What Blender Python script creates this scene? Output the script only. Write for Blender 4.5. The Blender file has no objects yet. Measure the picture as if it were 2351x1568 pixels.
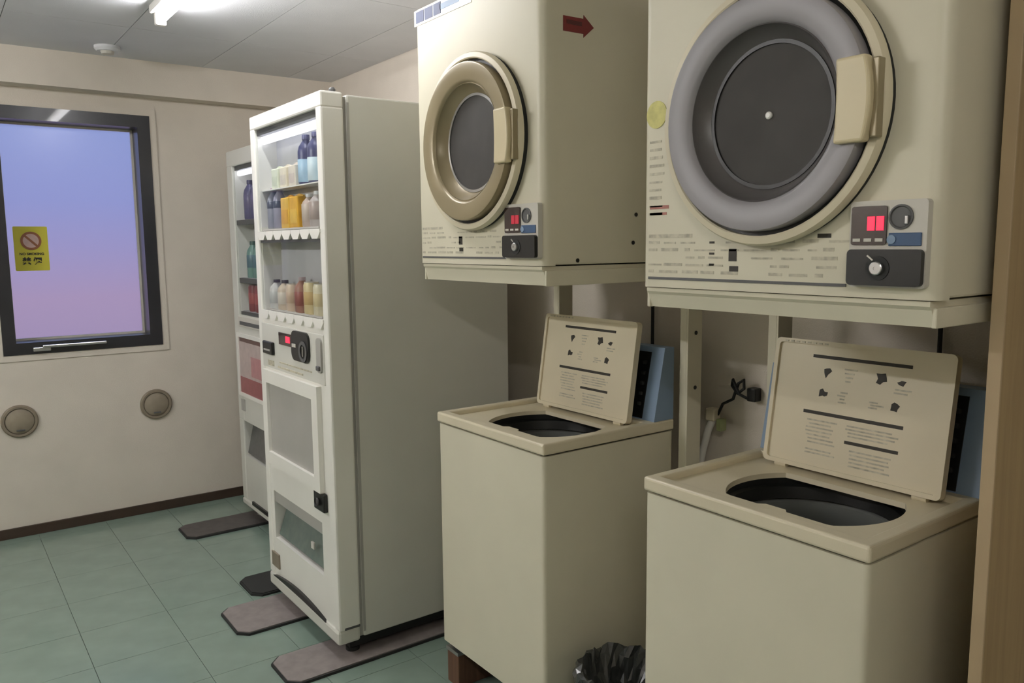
import bpy, bmesh, math, random
from mathutils import Vector, Matrix

random.seed(7)
scene = bpy.context.scene
COL = scene.collection

# ------------------------------------------------------------------ camera
YAW, PITCH, ROLL, FPX = 0.6330, -0.1216, -0.0094, 1836.1
CAM = Vector((0, 0, 1.40))
fw = Vector((math.sin(YAW) * math.cos(PITCH), math.cos(YAW) * math.cos(PITCH), math.sin(PITCH)))
rt = Vector((math.cos(YAW), -math.sin(YAW), 0))
up = rt.cross(fw)
cr, sr = math.cos(ROLL), math.sin(ROLL)
rt, up = cr * rt + sr * up, -sr * rt + cr * up
cam_data = bpy.data.cameras.new('camera')
cam = bpy.data.objects.new('camera', cam_data)
COL.objects.link(cam)
M = Matrix.Identity(4)
for i in range(3):
    M[i][0], M[i][1], M[i][2], M[i][3] = rt[i], up[i], -fw[i], CAM[i]
cam.matrix_world = M
cam_data.sensor_fit = 'HORIZONTAL'
cam_data.sensor_width = 36.0
cam_data.lens = 36.0 * FPX / 2351.0
cam_data.clip_start = 0.02
scene.camera = cam

# ------------------------------------------------------------------ look
scene.view_settings.view_transform = 'Standard'
scene.view_settings.look = 'None'
scene.view_settings.exposure = 0.0
scene.view_settings.gamma = 1.0
scene.view_settings.use_curve_mapping = False
TUBE_POWER = 64.0
scene.cycles.max_bounces = 7
scene.cycles.adaptive_threshold = 0.03
scene.cycles.diffuse_bounces = 4
scene.cycles.glossy_bounces = 3
scene.cycles.transmission_bounces = 4
scene.cycles.transparent_max_bounces = 8
scene.cycles.caustics_reflective = False
scene.cycles.caustics_refractive = False

# ------------------------------------------------------------------ dusk sky
world = bpy.data.worlds.new('dusk_sky')
scene.world = world
world.use_nodes = True
nt = world.node_tree
nt.nodes.clear()
tc = nt.nodes.new('ShaderNodeTexCoord')
sp = nt.nodes.new('ShaderNodeSeparateXYZ')
mr = nt.nodes.new('ShaderNodeMapRange')
mr.inputs['From Min'].default_value = -0.16
mr.inputs['From Max'].default_value = 0.28
rp = nt.nodes.new('ShaderNodeValToRGB')
e = rp.color_ramp.elements
e[0].position = 0.0; e[0].color = (0.27, 0.23, 0.40, 1)
e[1].position = 1.0; e[1].color = (0.28, 0.38, 0.72, 1)
for (q, c) in ((0.12, (0.42, 0.31, 0.45)), (0.24, (0.46, 0.33, 0.48)), (0.36, (0.38, 0.34, 0.58)), (0.48, (0.31, 0.35, 0.66)), (0.66, (0.30, 0.38, 0.69))):
    x = e.new(q)
    x.color = c + (1,)
bg = nt.nodes.new('ShaderNodeBackground')
bg.inputs['Strength'].default_value = 1.08
wo = nt.nodes.new('ShaderNodeOutputWorld')
nt.links.new(tc.outputs['Generated'], sp.inputs[0])
nt.links.new(sp.outputs['Z'], mr.inputs['Value'])
nt.links.new(mr.outputs[0], rp.inputs[0])
nt.links.new(rp.outputs[0], bg.inputs['Color'])
nt.links.new(bg.outputs[0], wo.inputs[0])


# ------------------------------------------------------------------ materials
def srgb(r, g, b):
    def f(c):
        c /= 255.0
        return c / 12.92 if c <= 0.04045 else ((c + 0.055) / 1.055) ** 2.4
    return (f(r), f(g), f(b), 1.0)


def mat(name, col, rough=0.5, metal=0.0, var=0.05, scale=6.0, bump=0.0, bscale=200.0, coat=0.0, emit=None, estr=0.0, spec=0.5):
    m = bpy.data.materials.new(name)
    m.use_nodes = True
    t = m.node_tree
    b = t.nodes['Principled BSDF']
    b.inputs['Roughness'].default_value = rough
    b.inputs['Metallic'].default_value = metal
    b.inputs['Coat Weight'].default_value = coat
    b.inputs['Specular IOR Level'].default_value = spec
    co = t.nodes.new('ShaderNodeTexCoord')
    n = t.nodes.new('ShaderNodeTexNoise')
    n.inputs['Scale'].default_value = scale
    n.inputs['Detail'].default_value = 2
    t.links.new(co.outputs['Object'], n.inputs['Vector'])
    r = t.nodes.new('ShaderNodeValToRGB')
    r.color_ramp.elements[0].position = 0.3
    r.color_ramp.elements[1].position = 0.7
    r.color_ramp.elements[0].color = tuple(c * (1 - var) for c in col[:3]) + (1,)
    r.color_ramp.elements[1].color = tuple(min(1, c * (1 + var)) for c in col[:3]) + (1,)
    t.links.new(n.outputs['Fac'], r.inputs[0])
    t.links.new(r.outputs[0], b.inputs['Base Color'])
    if bump:
        n2 = t.nodes.new('ShaderNodeTexNoise')
        n2.inputs['Scale'].default_value = bscale
        n2.inputs['Detail'].default_value = 0
        t.links.new(co.outputs['Object'], n2.inputs['Vector'])
        bp = t.nodes.new('ShaderNodeBump')
        bp.inputs['Strength'].default_value = bump
        bp.inputs['Distance'].default_value = 0.002
        t.links.new(n2.outputs['Fac'], bp.inputs['Height'])
        t.links.new(bp.outputs[0], b.inputs['Normal'])
    if emit:
        b.inputs['Emission Color'].default_value = emit
        b.inputs['Emission Strength'].default_value = estr
        if estr < 2.0:
            m.cycles.emission_sampling = 'NONE'
    return m


def glass_mat(name, tint, refl=0.12, rough=0.05, haze=0.0):
    m = bpy.data.materials.new(name)
    m.use_nodes = True
    t = m.node_tree
    t.nodes.clear()
    o = t.nodes.new('ShaderNodeOutputMaterial')
    tr = t.nodes.new('ShaderNodeBsdfTransparent')
    tr.inputs[0].default_value = tint
    gl = t.nodes.new('ShaderNodeBsdfGlossy')
    gl.inputs['Roughness'].default_value = rough
    lw = t.nodes.new('ShaderNodeLayerWeight')
    lw.inputs[0].default_value = 0.5
    pw = t.nodes.new('ShaderNodeMath')
    pw.operation = 'POWER'
    pw.inputs[1].default_value = 3.0
    ml = t.nodes.new('ShaderNodeMath')
    ml.operation = 'MULTIPLY_ADD'
    ml.inputs[1].default_value = refl * 3.0
    ml.inputs[2].default_value = 0.03
    mx = t.nodes.new('ShaderNodeMixShader')
    t.links.new(lw.outputs['Facing'], pw.inputs[0])
    t.links.new(pw.outputs[0], ml.inputs[0])
    t.links.new(ml.outputs[0], mx.inputs[0])
    if haze > 0:
        df = t.nodes.new('ShaderNodeBsdfTranslucent')
        df.inputs[0].default_value = (0.85, 0.85, 0.9, 1)
        mh = t.nodes.new('ShaderNodeMixShader')
        mh.inputs[0].default_value = haze
        t.links.new(tr.outputs[0], mh.inputs[1])
        t.links.new(df.outputs[0], mh.inputs[2])
        t.links.new(mh.outputs[0], mx.inputs[1])
    else:
        t.links.new(tr.outputs[0], mx.inputs[1])
    t.links.new(gl.outputs[0], mx.inputs[2])
    t.links.new(mx.outputs[0], o.inputs[0])
    return m


def wood_mat(name, c1, c2, rough=0.5):
    m = mat(name, c1, rough)
    t = m.node_tree
    b = t.nodes['Principled BSDF']
    co = [n for n in t.nodes if n.type == 'TEX_COORD'][0]
    mp = t.nodes.new('ShaderNodeMapping')
    mp.inputs['Scale'].default_value = (22, 22, 1.3)
    n = t.nodes.new('ShaderNodeTexNoise')
    n.inputs['Scale'].default_value = 3
    n.inputs['Detail'].default_value = 6
    n.inputs['Distortion'].default_value = 0.6
    r = t.nodes.new('ShaderNodeValToRGB')
    r.color_ramp.elements[0].position = 0.35
    r.color_ramp.elements[1].position = 0.65
    r.color_ramp.elements[0].color = c1
    r.color_ramp.elements[1].color = c2
    t.links.new(co.outputs['Object'], mp.inputs[0])
    t.links.new(mp.outputs[0], n.inputs['Vector'])
    t.links.new(n.outputs['Fac'], r.inputs[0])
    t.links.new(r.outputs[0], b.inputs['Base Color'])
    return m


MT = dict(
    wall=mat('wallpaper_cream', srgb(218, 209, 196), 0.85, var=0.03, bump=0.25, bscale=260),
    ceil=mat('ceiling_board', srgb(222, 223, 226), 0.9, var=0.04, scale=3, bump=0.3, bscale=300),
    joint=mat('joint_dark', srgb(120, 118, 114), 0.9),
    floor_base=mat('tile_adhesive', srgb(96, 112, 100), 0.6),
    brown=mat('baseboard_brown', srgb(58, 44, 34), 0.5, var=0.15),
    tile=mat('vinyl_tile_green', srgb(130, 149, 138), 0.25, var=0.06, scale=9, bump=0.04, bscale=40, coat=0.35),
    cream=mat('cream_enamel', srgb(220, 214, 192), 0.42, var=0.02),
    cream2=mat('cream_plastic', srgb(222, 212, 186), 0.38, var=0.03),
    handle=mat('handle_plastic', srgb(218, 204, 168), 0.4, var=0.03),
    vend=mat('vending_white_enamel', srgb(214, 213, 204), 0.36, var=0.02),
    vendw=mat('vending_bright_white', srgb(238, 236, 228), 0.35, var=0.02),
    liner=mat('display_liner_grey', srgb(196, 196, 198), 0.5, var=0.03),
    grey=mat('panel_grey', srgb(168, 166, 160), 0.45, var=0.04),
    dgrey=mat('dark_grey', srgb(88, 88, 88), 0.5, var=0.06),
    black=mat('black_plastic', srgb(22, 22, 21), 0.35, var=0.1),
    rubber=mat('black_rubber', srgb(34, 35, 34), 0.7, var=0.15),
    steel=mat('brushed_steel', srgb(190, 190, 190), 0.3, metal=0.9, var=0.05),
    plate=mat('floor_plate_grey', srgb(138, 130, 128), 0.45, var=0.12, scale=30),
    plated=mat('floor_plate_dark', srgb(78, 74, 72), 0.5, var=0.15, scale=30),
    silver=mat('silver_fascia', srgb(206, 202, 192), 0.3, var=0.03),
    ring_grey=mat('door_ring_grey', srgb(150, 147, 150), 0.42, var=0.05),
    ring_tan=mat('door_ring_tan', srgb(152, 139, 110), 0.30, var=0.06, metal=0.15),
    bowl=mat('door_bowl_smoke', srgb(92, 89, 88), 0.34, var=0.06),
    drumglass=mat('door_glass_dark', srgb(72, 70, 68), 0.62, var=0.08, scale=14, spec=0.25),
    tub=mat('tub_dark', srgb(112, 114, 110), 0.35, var=0.1),
    tubrim=mat('tub_rim_black', srgb(24, 25, 24), 0.4),
    blue=mat('console_blue', srgb(128, 150, 176), 0.45, var=0.05),
    navy=mat('navy_print', srgb(40, 56, 100), 0.5),
    bluelab=mat('blue_label', srgb(56, 84, 120), 0.4, var=0.1),
    red=mat('red_print', srgb(128, 48, 46), 0.5, var=0.15),
    ink=mat('ink_dark', srgb(48, 44, 36), 0.6, var=0.2),
    inkgrey=mat('ink_grey', srgb(192, 186, 166), 0.6, var=0.25, scale=80),
    inkred=mat('ink_red', srgb(178, 120, 108), 0.6, var=0.1),
    yellow2=mat('yellow_sticker_faded', srgb(206, 200, 118), 0.5, var=0.12, scale=60),
    yellow=mat('yellow_sticker', srgb(206, 196, 62), 0.5, var=0.04),
    white=mat('white_plastic', srgb(236, 234, 228), 0.35, var=0.02),
    frame=mat('window_frame_bronze', srgb(40, 40, 44), 0.3, var=0.08, coat=0.2),
    vent=mat('vent_grey', srgb(132, 121, 104), 0.5, var=0.05),
    bin=mat('bin_grey', srgb(70, 72, 70), 0.5, var=0.1),
    bag=mat('bin_bag', srgb(50, 52, 50), 0.2, var=0.3, scale=20, coat=0.3),
    wood=wood_mat('partition_wood', srgb(160, 136, 98), srgb(170, 146, 106), 0.55),
    edge=mat('edge_band', srgb(178, 156, 124), 0.5, var=0.05),
    block=wood_mat('block_wood', srgb(104, 74, 54), srgb(84, 58, 42), 0.7),
    led=mat('led_red', srgb(200, 20, 40), 0.4, emit=(1.0, 0.03, 0.08, 1), estr=1.3),
    leddim=mat('led_red_dim', srgb(150, 30, 44), 0.4, emit=(1.0, 0.05, 0.10, 1), estr=0.25),
    leddark=mat('led_window', srgb(40, 18, 18), 0.2, var=0.05, coat=0.5),
    tubeglow=mat('tube_glow', srgb(255, 255, 250), 0.5, emit=(1.0, 0.985, 1.0, 1), estr=TUBE_POWER),
    fillglow_rear=mat('fill_glow_rear', srgb(255, 255, 250), 0.5, emit=(1.0, 0.96, 0.90, 1), estr=TUBE_POWER * 1.24),
    fillglow_left=mat('fill_glow_left', srgb(255, 255, 250), 0.5, emit=(1.0, 0.985, 0.985, 1), estr=TUBE_POWER * 2.70),
    dispglow=mat('display_lamp_glow', srgb(235, 235, 245), 0.5, emit=(0.9, 0.9, 1.0, 1), estr=3.0),
    pane=glass_mat('frosted_pane', (0.93, 0.93, 0.97, 1), refl=0.06, rough=0.25, haze=0.12),
    glass=glass_mat('display_glass', (0.95, 0.96, 0.96, 1), refl=0.015, rough=0.03),
    poster=mat('poster_pink', srgb(176, 120, 124), 0.4, var=0.35, scale=7),
)
_cc = {}


def colour(r, g, b, rough=0.3):
    k = (r, g, b, rough)
    if k not in _cc:
        _cc[k] = mat('product_%d_%d_%d' % (r, g, b), srgb(r, g, b), rough, var=0.08, scale=30)
    return _cc[k]


# ------------------------------------------------------------------ mesh helpers
class MB:
    """Collects shapes in world coordinates; build() links them as one mesh object."""

    def __init__(self):
        self.bm = bmesh.new()

    def box(self, lo, hi, bev=0.0, seg=2):
        b = bmesh.new()
        r = bmesh.ops.create_cube(b, size=1.0)
        for v in b.verts:
            v.co = Vector([(lo[i] + hi[i]) / 2 + v.co[i] * (hi[i] - lo[i]) for i in range(3)])
        if bev:
            bmesh.ops.bevel(b, geom=list(b.edges), offset=bev, segments=seg, profile=0.5, affect='EDGES')
        self._add(b)
        return self

    def _add(self, b, mx=None):
        if mx is not None:
            b.transform(mx)
        me = bpy.data.meshes.new('tmp')
        b.to_mesh(me)
        b.free()
        self.bm.from_mesh(me)
        bpy.data.meshes.remove(me)

    def lathe(self, prof, centre, axis='z', n=40, cap0=False, cap1=False):
        """prof: list of (radius, height along axis)."""
        def P(r, h, a):
            c, s = math.cos(a) * r, math.sin(a) * r
            o = {'z': (c, s, h), 'x': (h, c, s), 'y': (s, h, c)}[axis]
            return Vector(o) + Vector(centre)
        rows = []
        for r, h in prof:
            if r < 1e-6:
                rows.append([self.bm.verts.new(P(0, h, 0))])
            else:
                rows.append([self.bm.verts.new(P(r, h, 2 * math.pi * k / n)) for k in range(n)])
        for a, b in zip(rows, rows[1:]):
            for k in range(n):
                k2 = (k + 1) % n
                if len(a) == 1 and len(b) == 1:
                    continue
                if len(a) == 1:
                    self.bm.faces.new((a[0], b[k], b[k2]))
                elif len(b) == 1:
                    self.bm.faces.new((a[k], a[k2], b[0]))
                else:
                    self.bm.faces.new((a[k], a[k2], b[k2], b[k]))
        if cap0 and len(rows[0]) > 1:
            self.bm.faces.new(rows[0])
        if cap1 and len(rows[-1]) > 1:
            self.bm.faces.new(rows[-1])
        return self

    def prism(self, pts, axis, a, b):
        """pts: 2D outline; axis 'x': pts are (y,z), 'y': (x,z), 'z': (x,y); extruded from a to b."""
        def P(p, h):
            return {'x': (h, p[0], p[1]), 'y': (p[0], h, p[1]), 'z': (p[0], p[1], h)}[axis]
        A = [self.bm.verts.new(P(p, a)) for p in pts]
        B = [self.bm.verts.new(P(p, b)) for p in pts]
        n = len(pts)
        self.bm.faces.new(A)
        self.bm.faces.new(list(reversed(B)))
        for k in range(n):
            self.bm.faces.new((A[k], A[(k + 1) % n], B[(k + 1) % n], B[k]))
        return self

    def ringprism(self, outer, inner, axis, a, b):
        """A slab with a hole: two outlines with the same number of points."""
        def P(p, h):
            return {'x': (h, p[0], p[1]), 'y': (p[0], h, p[1]), 'z': (p[0], p[1], h)}[axis]
        n = len(outer)
        oa = [self.bm.verts.new(P(p, a)) for p in outer]
        ob = [self.bm.verts.new(P(p, b)) for p in outer]
        ia = [self.bm.verts.new(P(p, a)) for p in inner]
        ib = [self.bm.verts.new(P(p, b)) for p in inner]
        for k in range(n):
            j = (k + 1) % n
            self.bm.faces.new((oa[k], oa[j], ia[j], ia[k]))
            self.bm.faces.new((ob[k], ib[k], ib[j], ob[j]))
            self.bm.faces.new((oa[k], ob[k], ob[j], oa[j]))
            self.bm.faces.new((ia[k], ia[j], ib[j], ib[k]))
        return self

    def tube(self, pts, r, n=8):
        pts = [Vector(p) for p in pts]
        rows = []
        for i, p in enumerate(pts):
            d = (pts[min(i + 1, len(pts) - 1)] - pts[max(i - 1, 0)]).normalized()
            a = d.orthogonal().normalized()
            if rows:
                a = (prev - d * prev.dot(d)).normalized()
            prev = a
            b = d.cross(a)
            rows.append([self.bm.verts.new(p + (a * math.cos(2 * math.pi * k / n) + b * math.sin(2 * math.pi * k / n)) * r) for k in range(n)])
        for a, b in zip(rows, rows[1:]):
            for k in range(n):
                self.bm.faces.new((a[k], a[(k + 1) % n], b[(k + 1) % n], b[k]))
        self.bm.faces.new(rows[0])
        self.bm.faces.new(rows[-1])
        return self

    def transform(self, mx):
        self.bm.transform(mx)
        return self

    def build(self, name, m, parent=None, origin=None, smooth=False, label=None):
        bm = self.bm
        bmesh.ops.recalc_face_normals(bm, faces=bm.faces)
        o = Vector((0, 0, 0))
        if parent is not None:
            o = Vector(parent['_o']) if '_o' in parent else parent.location
        elif origin is not None:
            o = Vector(origin)
        bm.transform(Matrix.Translation(-Vector(o)))
        me = bpy.data.meshes.new(name)
        bm.to_mesh(me)
        bm.free()
        if smooth:
            for p in me.polygons:
                p.use_smooth = True
            try:
                me.set_sharp_from_angle(angle=math.radians(38))
            except Exception:
                pass
        me.materials.append(MT[m] if isinstance(m, str) else m)
        ob = bpy.data.objects.new(name, me)
        COL.objects.link(ob)
        ORI[ob] = Vector(o)
        if parent is not None:
            ob.parent = parent
        elif origin is not None:
            ob.location = o
        if label:
            ob['label'] = label
        return ob


class _Ori(dict):
    def __setitem__(self, ob, v):
        ob['_o'] = tuple(v)


ORI = _Ori()


def B(lo, hi, bev=0.0, seg=2):
    return MB().box(lo, hi, bev, seg)


def thing(name, label, cat, loc, group=None):
    o = bpy.data.objects.new(name, None)
    COL.objects.link(o)
    o.location = loc
    o.empty_display_size = 0.05
    o['_o'] = tuple(loc)
    return tag(o, label, cat, group)


def tag(o, label, cat, group=None, kind=None):
    o['label'] = label
    if cat:
        o['category'] = cat
    if group:
        o['group'] = group
    if kind:
        o['kind'] = kind
    return o


def struct(o, label=None, cat=None):
    o['kind'] = 'structure'
    if label:
        o['label'] = label
    if cat:
        o['category'] = cat
    return o


def rrect(c0, c1, d0, d1, r, n=4):
    """rounded rectangle outline in 2D"""
    pts = []
    for (cx, cy, a0) in ((c1 - r, d1 - r, 0), (c0 + r, d1 - r, 90), (c0 + r, d0 + r, 180), (c1 - r, d0 + r, 270)):
        for k in range(n + 1):
            a = math.radians(a0 + 90 * k / n)
            pts.append((cx + r * math.cos(a), cy + r * math.sin(a)))
    return pts


def radial(outline_fn, centre, n):
    return [outline_fn(2 * math.pi * k / n) for k in range(n)]


def rect_ray(c, x0, x1, y0, y1, a):
    dx, dy = math.cos(a), math.sin(a)
    t = 1e9
    if dx > 1e-9: t = min(t, (x1 - c[0]) / dx)
    if dx < -1e-9: t = min(t, (x0 - c[0]) / dx)
    if dy > 1e-9: t = min(t, (y1 - c[1]) / dy)
    if dy < -1e-9: t = min(t, (y0 - c[1]) / dy)
    return (c[0] + dx * t, c[1] + dy * t)


def text_mesh(body, size, mx, mats, name, parent, bold=0.0):
    """flat lettering; mx places the text plane (x right, y up) in the world"""
    cu = bpy.data.curves.new('lettering', 'FONT')
    cu.body = body
    cu.size = size
    cu.align_x = 'CENTER'
    cu.align_y = 'CENTER'
    cu.offset = bold
    cu.extrude = 0.0004
    ob = bpy.data.objects.new('lettering', cu)
    COL.objects.link(ob)
    dg = bpy.context.evaluated_depsgraph_get()
    me = bpy.data.meshes.new_from_object(ob.evaluated_get(dg))
    bpy.data.objects.remove(ob)
    b = MB()
    b.bm.from_mesh(me)
    bpy.data.meshes.remove(me)
    b.transform(mx)
    return b.build(name, mats, parent)


# ================================================================== THE SETTING
XL, XR = -2.04, 1.95
YF, YB = -1.62, 4.465
ZC = 2.315

# floor and its tiles
floor = struct(B((XL, YF, -0.06), (XR, YB, -0.004)).build('floor', 'floor_base'), 'green vinyl tile floor')
xs = [XL + 0.3 * k for k in range(14)] + [XR]
ys = [YF + 0.3 * k for k in range(21)] + [YB]
_tm = {}
G = 0.0008
for i in range(len(xs) - 1):
    for j in range(len(ys) - 1):
        w, h = xs[i + 1] - xs[i], ys[j + 1] - ys[j]
        k = (round(w, 3), round(h, 3))
        if k not in _tm:
            ob = B((G, G, -0.005), (w - G, h - G, 0.0)).build('floor_tile', 'tile')
            _tm[k] = ob.data
            first = True
        else:
            ob = bpy.data.objects.new('floor_tile', _tm[k])
            COL.objects.link(ob)
        ob.location = (xs[i], ys[j], 0)
        ob.parent = floor

# ceiling and its boards
ceiling = struct(B((XL, YF, ZC + 0.004), (XR, YB, ZC + 0.08)).build('ceiling', 'joint'), 'grey panelled ceiling')
cx = sorted(set([XL] + [round(1.24 + 0.455 * k, 4) for k in range(-8, 3) if XL < 1.24 + 0.455 * k < XR] + [XR]))
cy = sorted(set([YF] + [round(2.845 + 0.91 * k, 4) for k in range(-6, 3) if YF < 2.845 + 0.91 * k < YB] + [YB]))
_cm = {}
for i in range(len(cx) - 1):
    for j in range(len(cy) - 1):
        w, h = cx[i + 1] - cx[i], cy[j + 1] - cy[j]
        k = (round(w, 3), round(h, 3))
        if k not in _cm:
            ob = B((0.0015, 0.0015, 0), (w - 0.0015, h - 0.0015, 0.006)).build('ceiling_panel', 'ceil')
            _cm[k] = ob.data
        else:
            ob = bpy.data.objects.new('ceiling_panel', _cm[k])
            COL.objects.link(ob)
        ob.location = (cx[i], cy[j], ZC)
        ob.parent = ceiling

# walls
WX0, WX1, WZ0, WZ1 = 0.279, 0.992, 0.892, 2.061
wc = ((WX0 + WX1) / 2, (WZ0 + WZ1) / 2)
outer = [(XL, 0 - 0.06), (XR + .1, 0 - 0.06), (XR + .1, ZC + .08), (XL, ZC + .08)]
inner = [(WX0, WZ0), (WX1, WZ0), (WX1, WZ1), (WX0, WZ1)]
wall_back = struct(MB().ringprism(outer, inner, 'y', YB, YB + 0.16).build('wall_back', 'wall'), 'cream wall with the window')
wall_right = struct(B((XR, YF - .1, -0.06), (XR + 0.1, YB, ZC + .08)).build('wall_right', 'wall'), 'cream wall behind the machines')
wall_left = struct(B((XL - 0.1, YF - .1, -0.06), (XL, YB + .16, ZC + .08)).build('wall_left', 'wall'), 'cream side wall')
wall_front = struct(B((XL, YF - 0.1, -0.06), (XR, YF, ZC + .08)).build('wall_front', 'wall'), 'cream wall behind the viewer')
beam = struct(B((XL, YB - 0.10, 2.150), (XR, YB, ZC)).build('trim_1', 'wall'), 'cream beam along the top of the back wall')
struct(B((XL, YB - 0.010, 0), (XR, YB, 0.050), 0.002).build('baseboard_back', 'brown'), 'dark brown baseboard under the window')
struct(B((XR - 0.010, YF, 0), (XR, YB - 0.010, 0.050), 0.002).build('baseboard_right', 'brown'), 'dark brown baseboard behind the machines')
struct(B((XL, YF, 0), (XL + 0.010, YB - 0.010, 0.050), 0.002).build('baseboard_left', 'brown'), 'dark brown baseboard of the side wall')

# window
win = thing('window_1', 'portrait window with thick dark frame and frosted pane', None, (0.635, YB, WZ0))
struct(win)
fo = inner
f2 = [(WX0 + .055, WZ0 + .057), (WX1 - .060, WZ0 + .057), (WX1 - .060, WZ1 - .060), (WX0 + .055, WZ1 - .060)]
MB().ringprism(fo, f2, 'y', YB - 0.010, YB + 0.13).build('window_frame', 'frame', win)
f3 = [(a + (.010 if a < .6 else -.010), b + (.010 if b < 1.4 else -.010)) for a, b in f2]
MB().ringprism(f2, f3, 'y', YB + 0.112, YB + 0.128).build('glazing_bead', 'silver', win)
B((f3[0][0], YB + 0.117, f3[0][1]), (f3[1][0], YB + 0.123, f3[2][1])).build('pane', 'pane', win)
t1 = [(WX0 - .030, WZ0 - .030), (WX1 + .030, WZ0 - .030), (WX1 + .030, WZ1 + .030), (WX0 - .030, WZ1 + .030)]
MB().ringprism(t1, fo, 'y', YB - 0.006, YB).build('window_casing', 'wall', win)
lt = MB()
lt.box((0.40, YB - 0.034, 0.906), (0.475, YB - 0.010, 0.926), 0.004)
lt.box((0.44, YB - 0.044, 0.922), (0.72, YB - 0.030, 0.936), 0.004)
lt.build('window_latch', 'steel', win)

# no-smoking sticker on the pane
st = thing('no_smoking_sticker', 'yellow no smoking sticker stuck on the window pane', 'sticker', (0.441, YB + 0.1165, 1.290))
MB().prism(rrect(0.368, 0.514, 1.290, 1.506, 0.006), 'y', YB + 0.1155, YB + 0.117).build('backing', 'yellow', st)
cs = (0.441, YB + 0.115, 1.436)
MB().lathe([(0.034, 0), (0.034, 0.0006), (0.0, 0.0006)], (cs[0], YB + 0.1148, cs[2]), 'y', 32).build('sign_face', colour(206, 176, 170), st)
sg = MB()
sg.lathe([(0.045, 0), (0.045, .0008), (0.034, .0008), (0.034, 0), (0.045, 0)], (cs[0], YB + 0.1140, cs[2]), 'y', 32)
sg.transform(Matrix.Identity(4))
bar = MB().box((-0.038, 0, -0.005), (0.038, 0.0008, 0.005))
bar.transform(Matrix.Translation((cs[0], YB + 0.1134, cs[2])) @ Matrix.Rotation(math.radians(45), 4, 'Y'))
me_ = bpy.data.meshes.new('t'); bar.bm.to_mesh(me_); bar.bm.free(); sg.bm.from_mesh(me_); bpy.data.meshes.remove(me_)
sg.build('prohibition_ring', colour(150, 96, 66), st)
TX = Matrix(((1, 0, 0, 0), (0, 0, 1, 0), (0, 1, 0, 0), (0, 0, 0, 1)))
TX = Matrix.Rotation(math.radians(90), 4, 'X')
text_mesh('NO SMOKING', 0.0165, Matrix.Translation((0.441, YB + 0.1150, 1.372)) @ TX, 'ink', 'lettering', st, 0.0006)
text_mesh('禁 煙', 0.036, Matrix.Translation((0.441, YB + 0.1150, 1.335)) @ TX, 'ink', 'lettering', st, 0.0018)

# round wall vents
for n, (vx, vz, lab) in enumerate(((0.322, 0.572, 'round grey wall vent left under the window, partly at picture edge'),
                                   (0.940, 0.578, 'round grey wall vent nearest the vending machines, under window corner'))):
    v = thing('wall_vent', lab, 'vent', (vx, YB, vz - 0.08), 'round vents under the window')
    MB().lathe([(0.079, 0), (0.079, -0.010), (0.073, -0.016), (0.064, -0.016), (0.062, -0.008), (0.062, 0)], (vx, YB, vz), 'y', 40).build('rim', 'vent', v, smooth=True)
    MB().lathe([(0.0, -0.013), (0.057, -0.013), (0.061, -0.010), (0.061, -0.006), (0, -0.006)], (vx, YB, vz), 'y', 40).build('cover_disc', colour(146, 135, 117, .5), v, smooth=True)
    MB().lathe([(0.06, -0.004), (0.06, 0.0), (0, 0.0)], (vx, YB - 0.002, vz), 'y', 32).build('throat', 'dgrey', v)
    B((vx - 0.018, YB - 0.026, vz - 0.046), (vx + 0.018, YB - 0.020, vz - 0.038), 0.002).build('pull_tab', 'dgrey', v)

# ceiling lamps: one in view, two added out of view as fill
def batten(lx, TY0, TY1, label, glow):
    lamp = thing('fluorescent_lamp', label, 'lamp', (lx, (TY0 + TY1) / 2, ZC), 'ceiling battens')
    B((lx - .035, TY0, ZC - 0.030), (lx + .035, TY1, ZC), 0.004).build('housing', 'white', lamp)
    MB().lathe([(0, TY0 + 0.03), (0.0165, TY0 + 0.03), (0.0165, TY1 - 0.03), (0, TY1 - 0.03)], (lx, 0, ZC - 0.052), 'y', 20).build('tube', glow, lamp, smooth=True)
    for yy in (TY0 + 0.002, TY1 - 0.032):
        B((lx - .020, yy, ZC - 0.075), (lx + .020, yy + 0.030, ZC - 0.028), 0.006).build('lamp_holder', 'white', lamp)


batten(0.81, 2.13, 3.375, 'glowing white fluorescent batten lamp on the ceiling near the vending machines', 'tubeglow')
batten(-0.45, -1.30, -0.055, 'added unseen fill lamp on the ceiling behind the viewer', 'fillglow_rear')  # unseen lamp added to lift the sides that face the viewer
batten(-1.40, 2.13, 3.375, 'added fill lamp on the ceiling far left, outside the picture', 'fillglow_left')  # unseen lamp added to brighten the machine fronts

det = thing('smoke_detector', 'small pale round detector on the ceiling near the window beam', 'detector', (0.765, 4.16, ZC))
MB().lathe([(0.055, 0), (0.055, -0.012), (0.045, -0.022), (0, -0.022)], (0.765, 4.16, ZC), 'z', 32).build('base', 'ceil', det, smooth=True)
MB().lathe([(0.030, -0.022), (0.026, -0.034), (0, -0.036)], (0.765, 4.16, ZC), 'z', 24).build('sensor_cap', 'silver', det, smooth=True)

# brown partition board at the right
pt = thing('partition_board', 'brown wooden partition board at the right edge of the picture', 'partition', (1.64, 0.559, 0))
PX = 1.354
B((PX + 0.003, 0.548, 0), (XR - 0.001, 0.566, ZC - 0.001)).build('board', 'wood', pt)
B((PX, 0.546, 0), (PX + 0.005, 0.567, ZC - 0.001), 0.001).build('edge_band', 'edge', pt)


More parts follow.
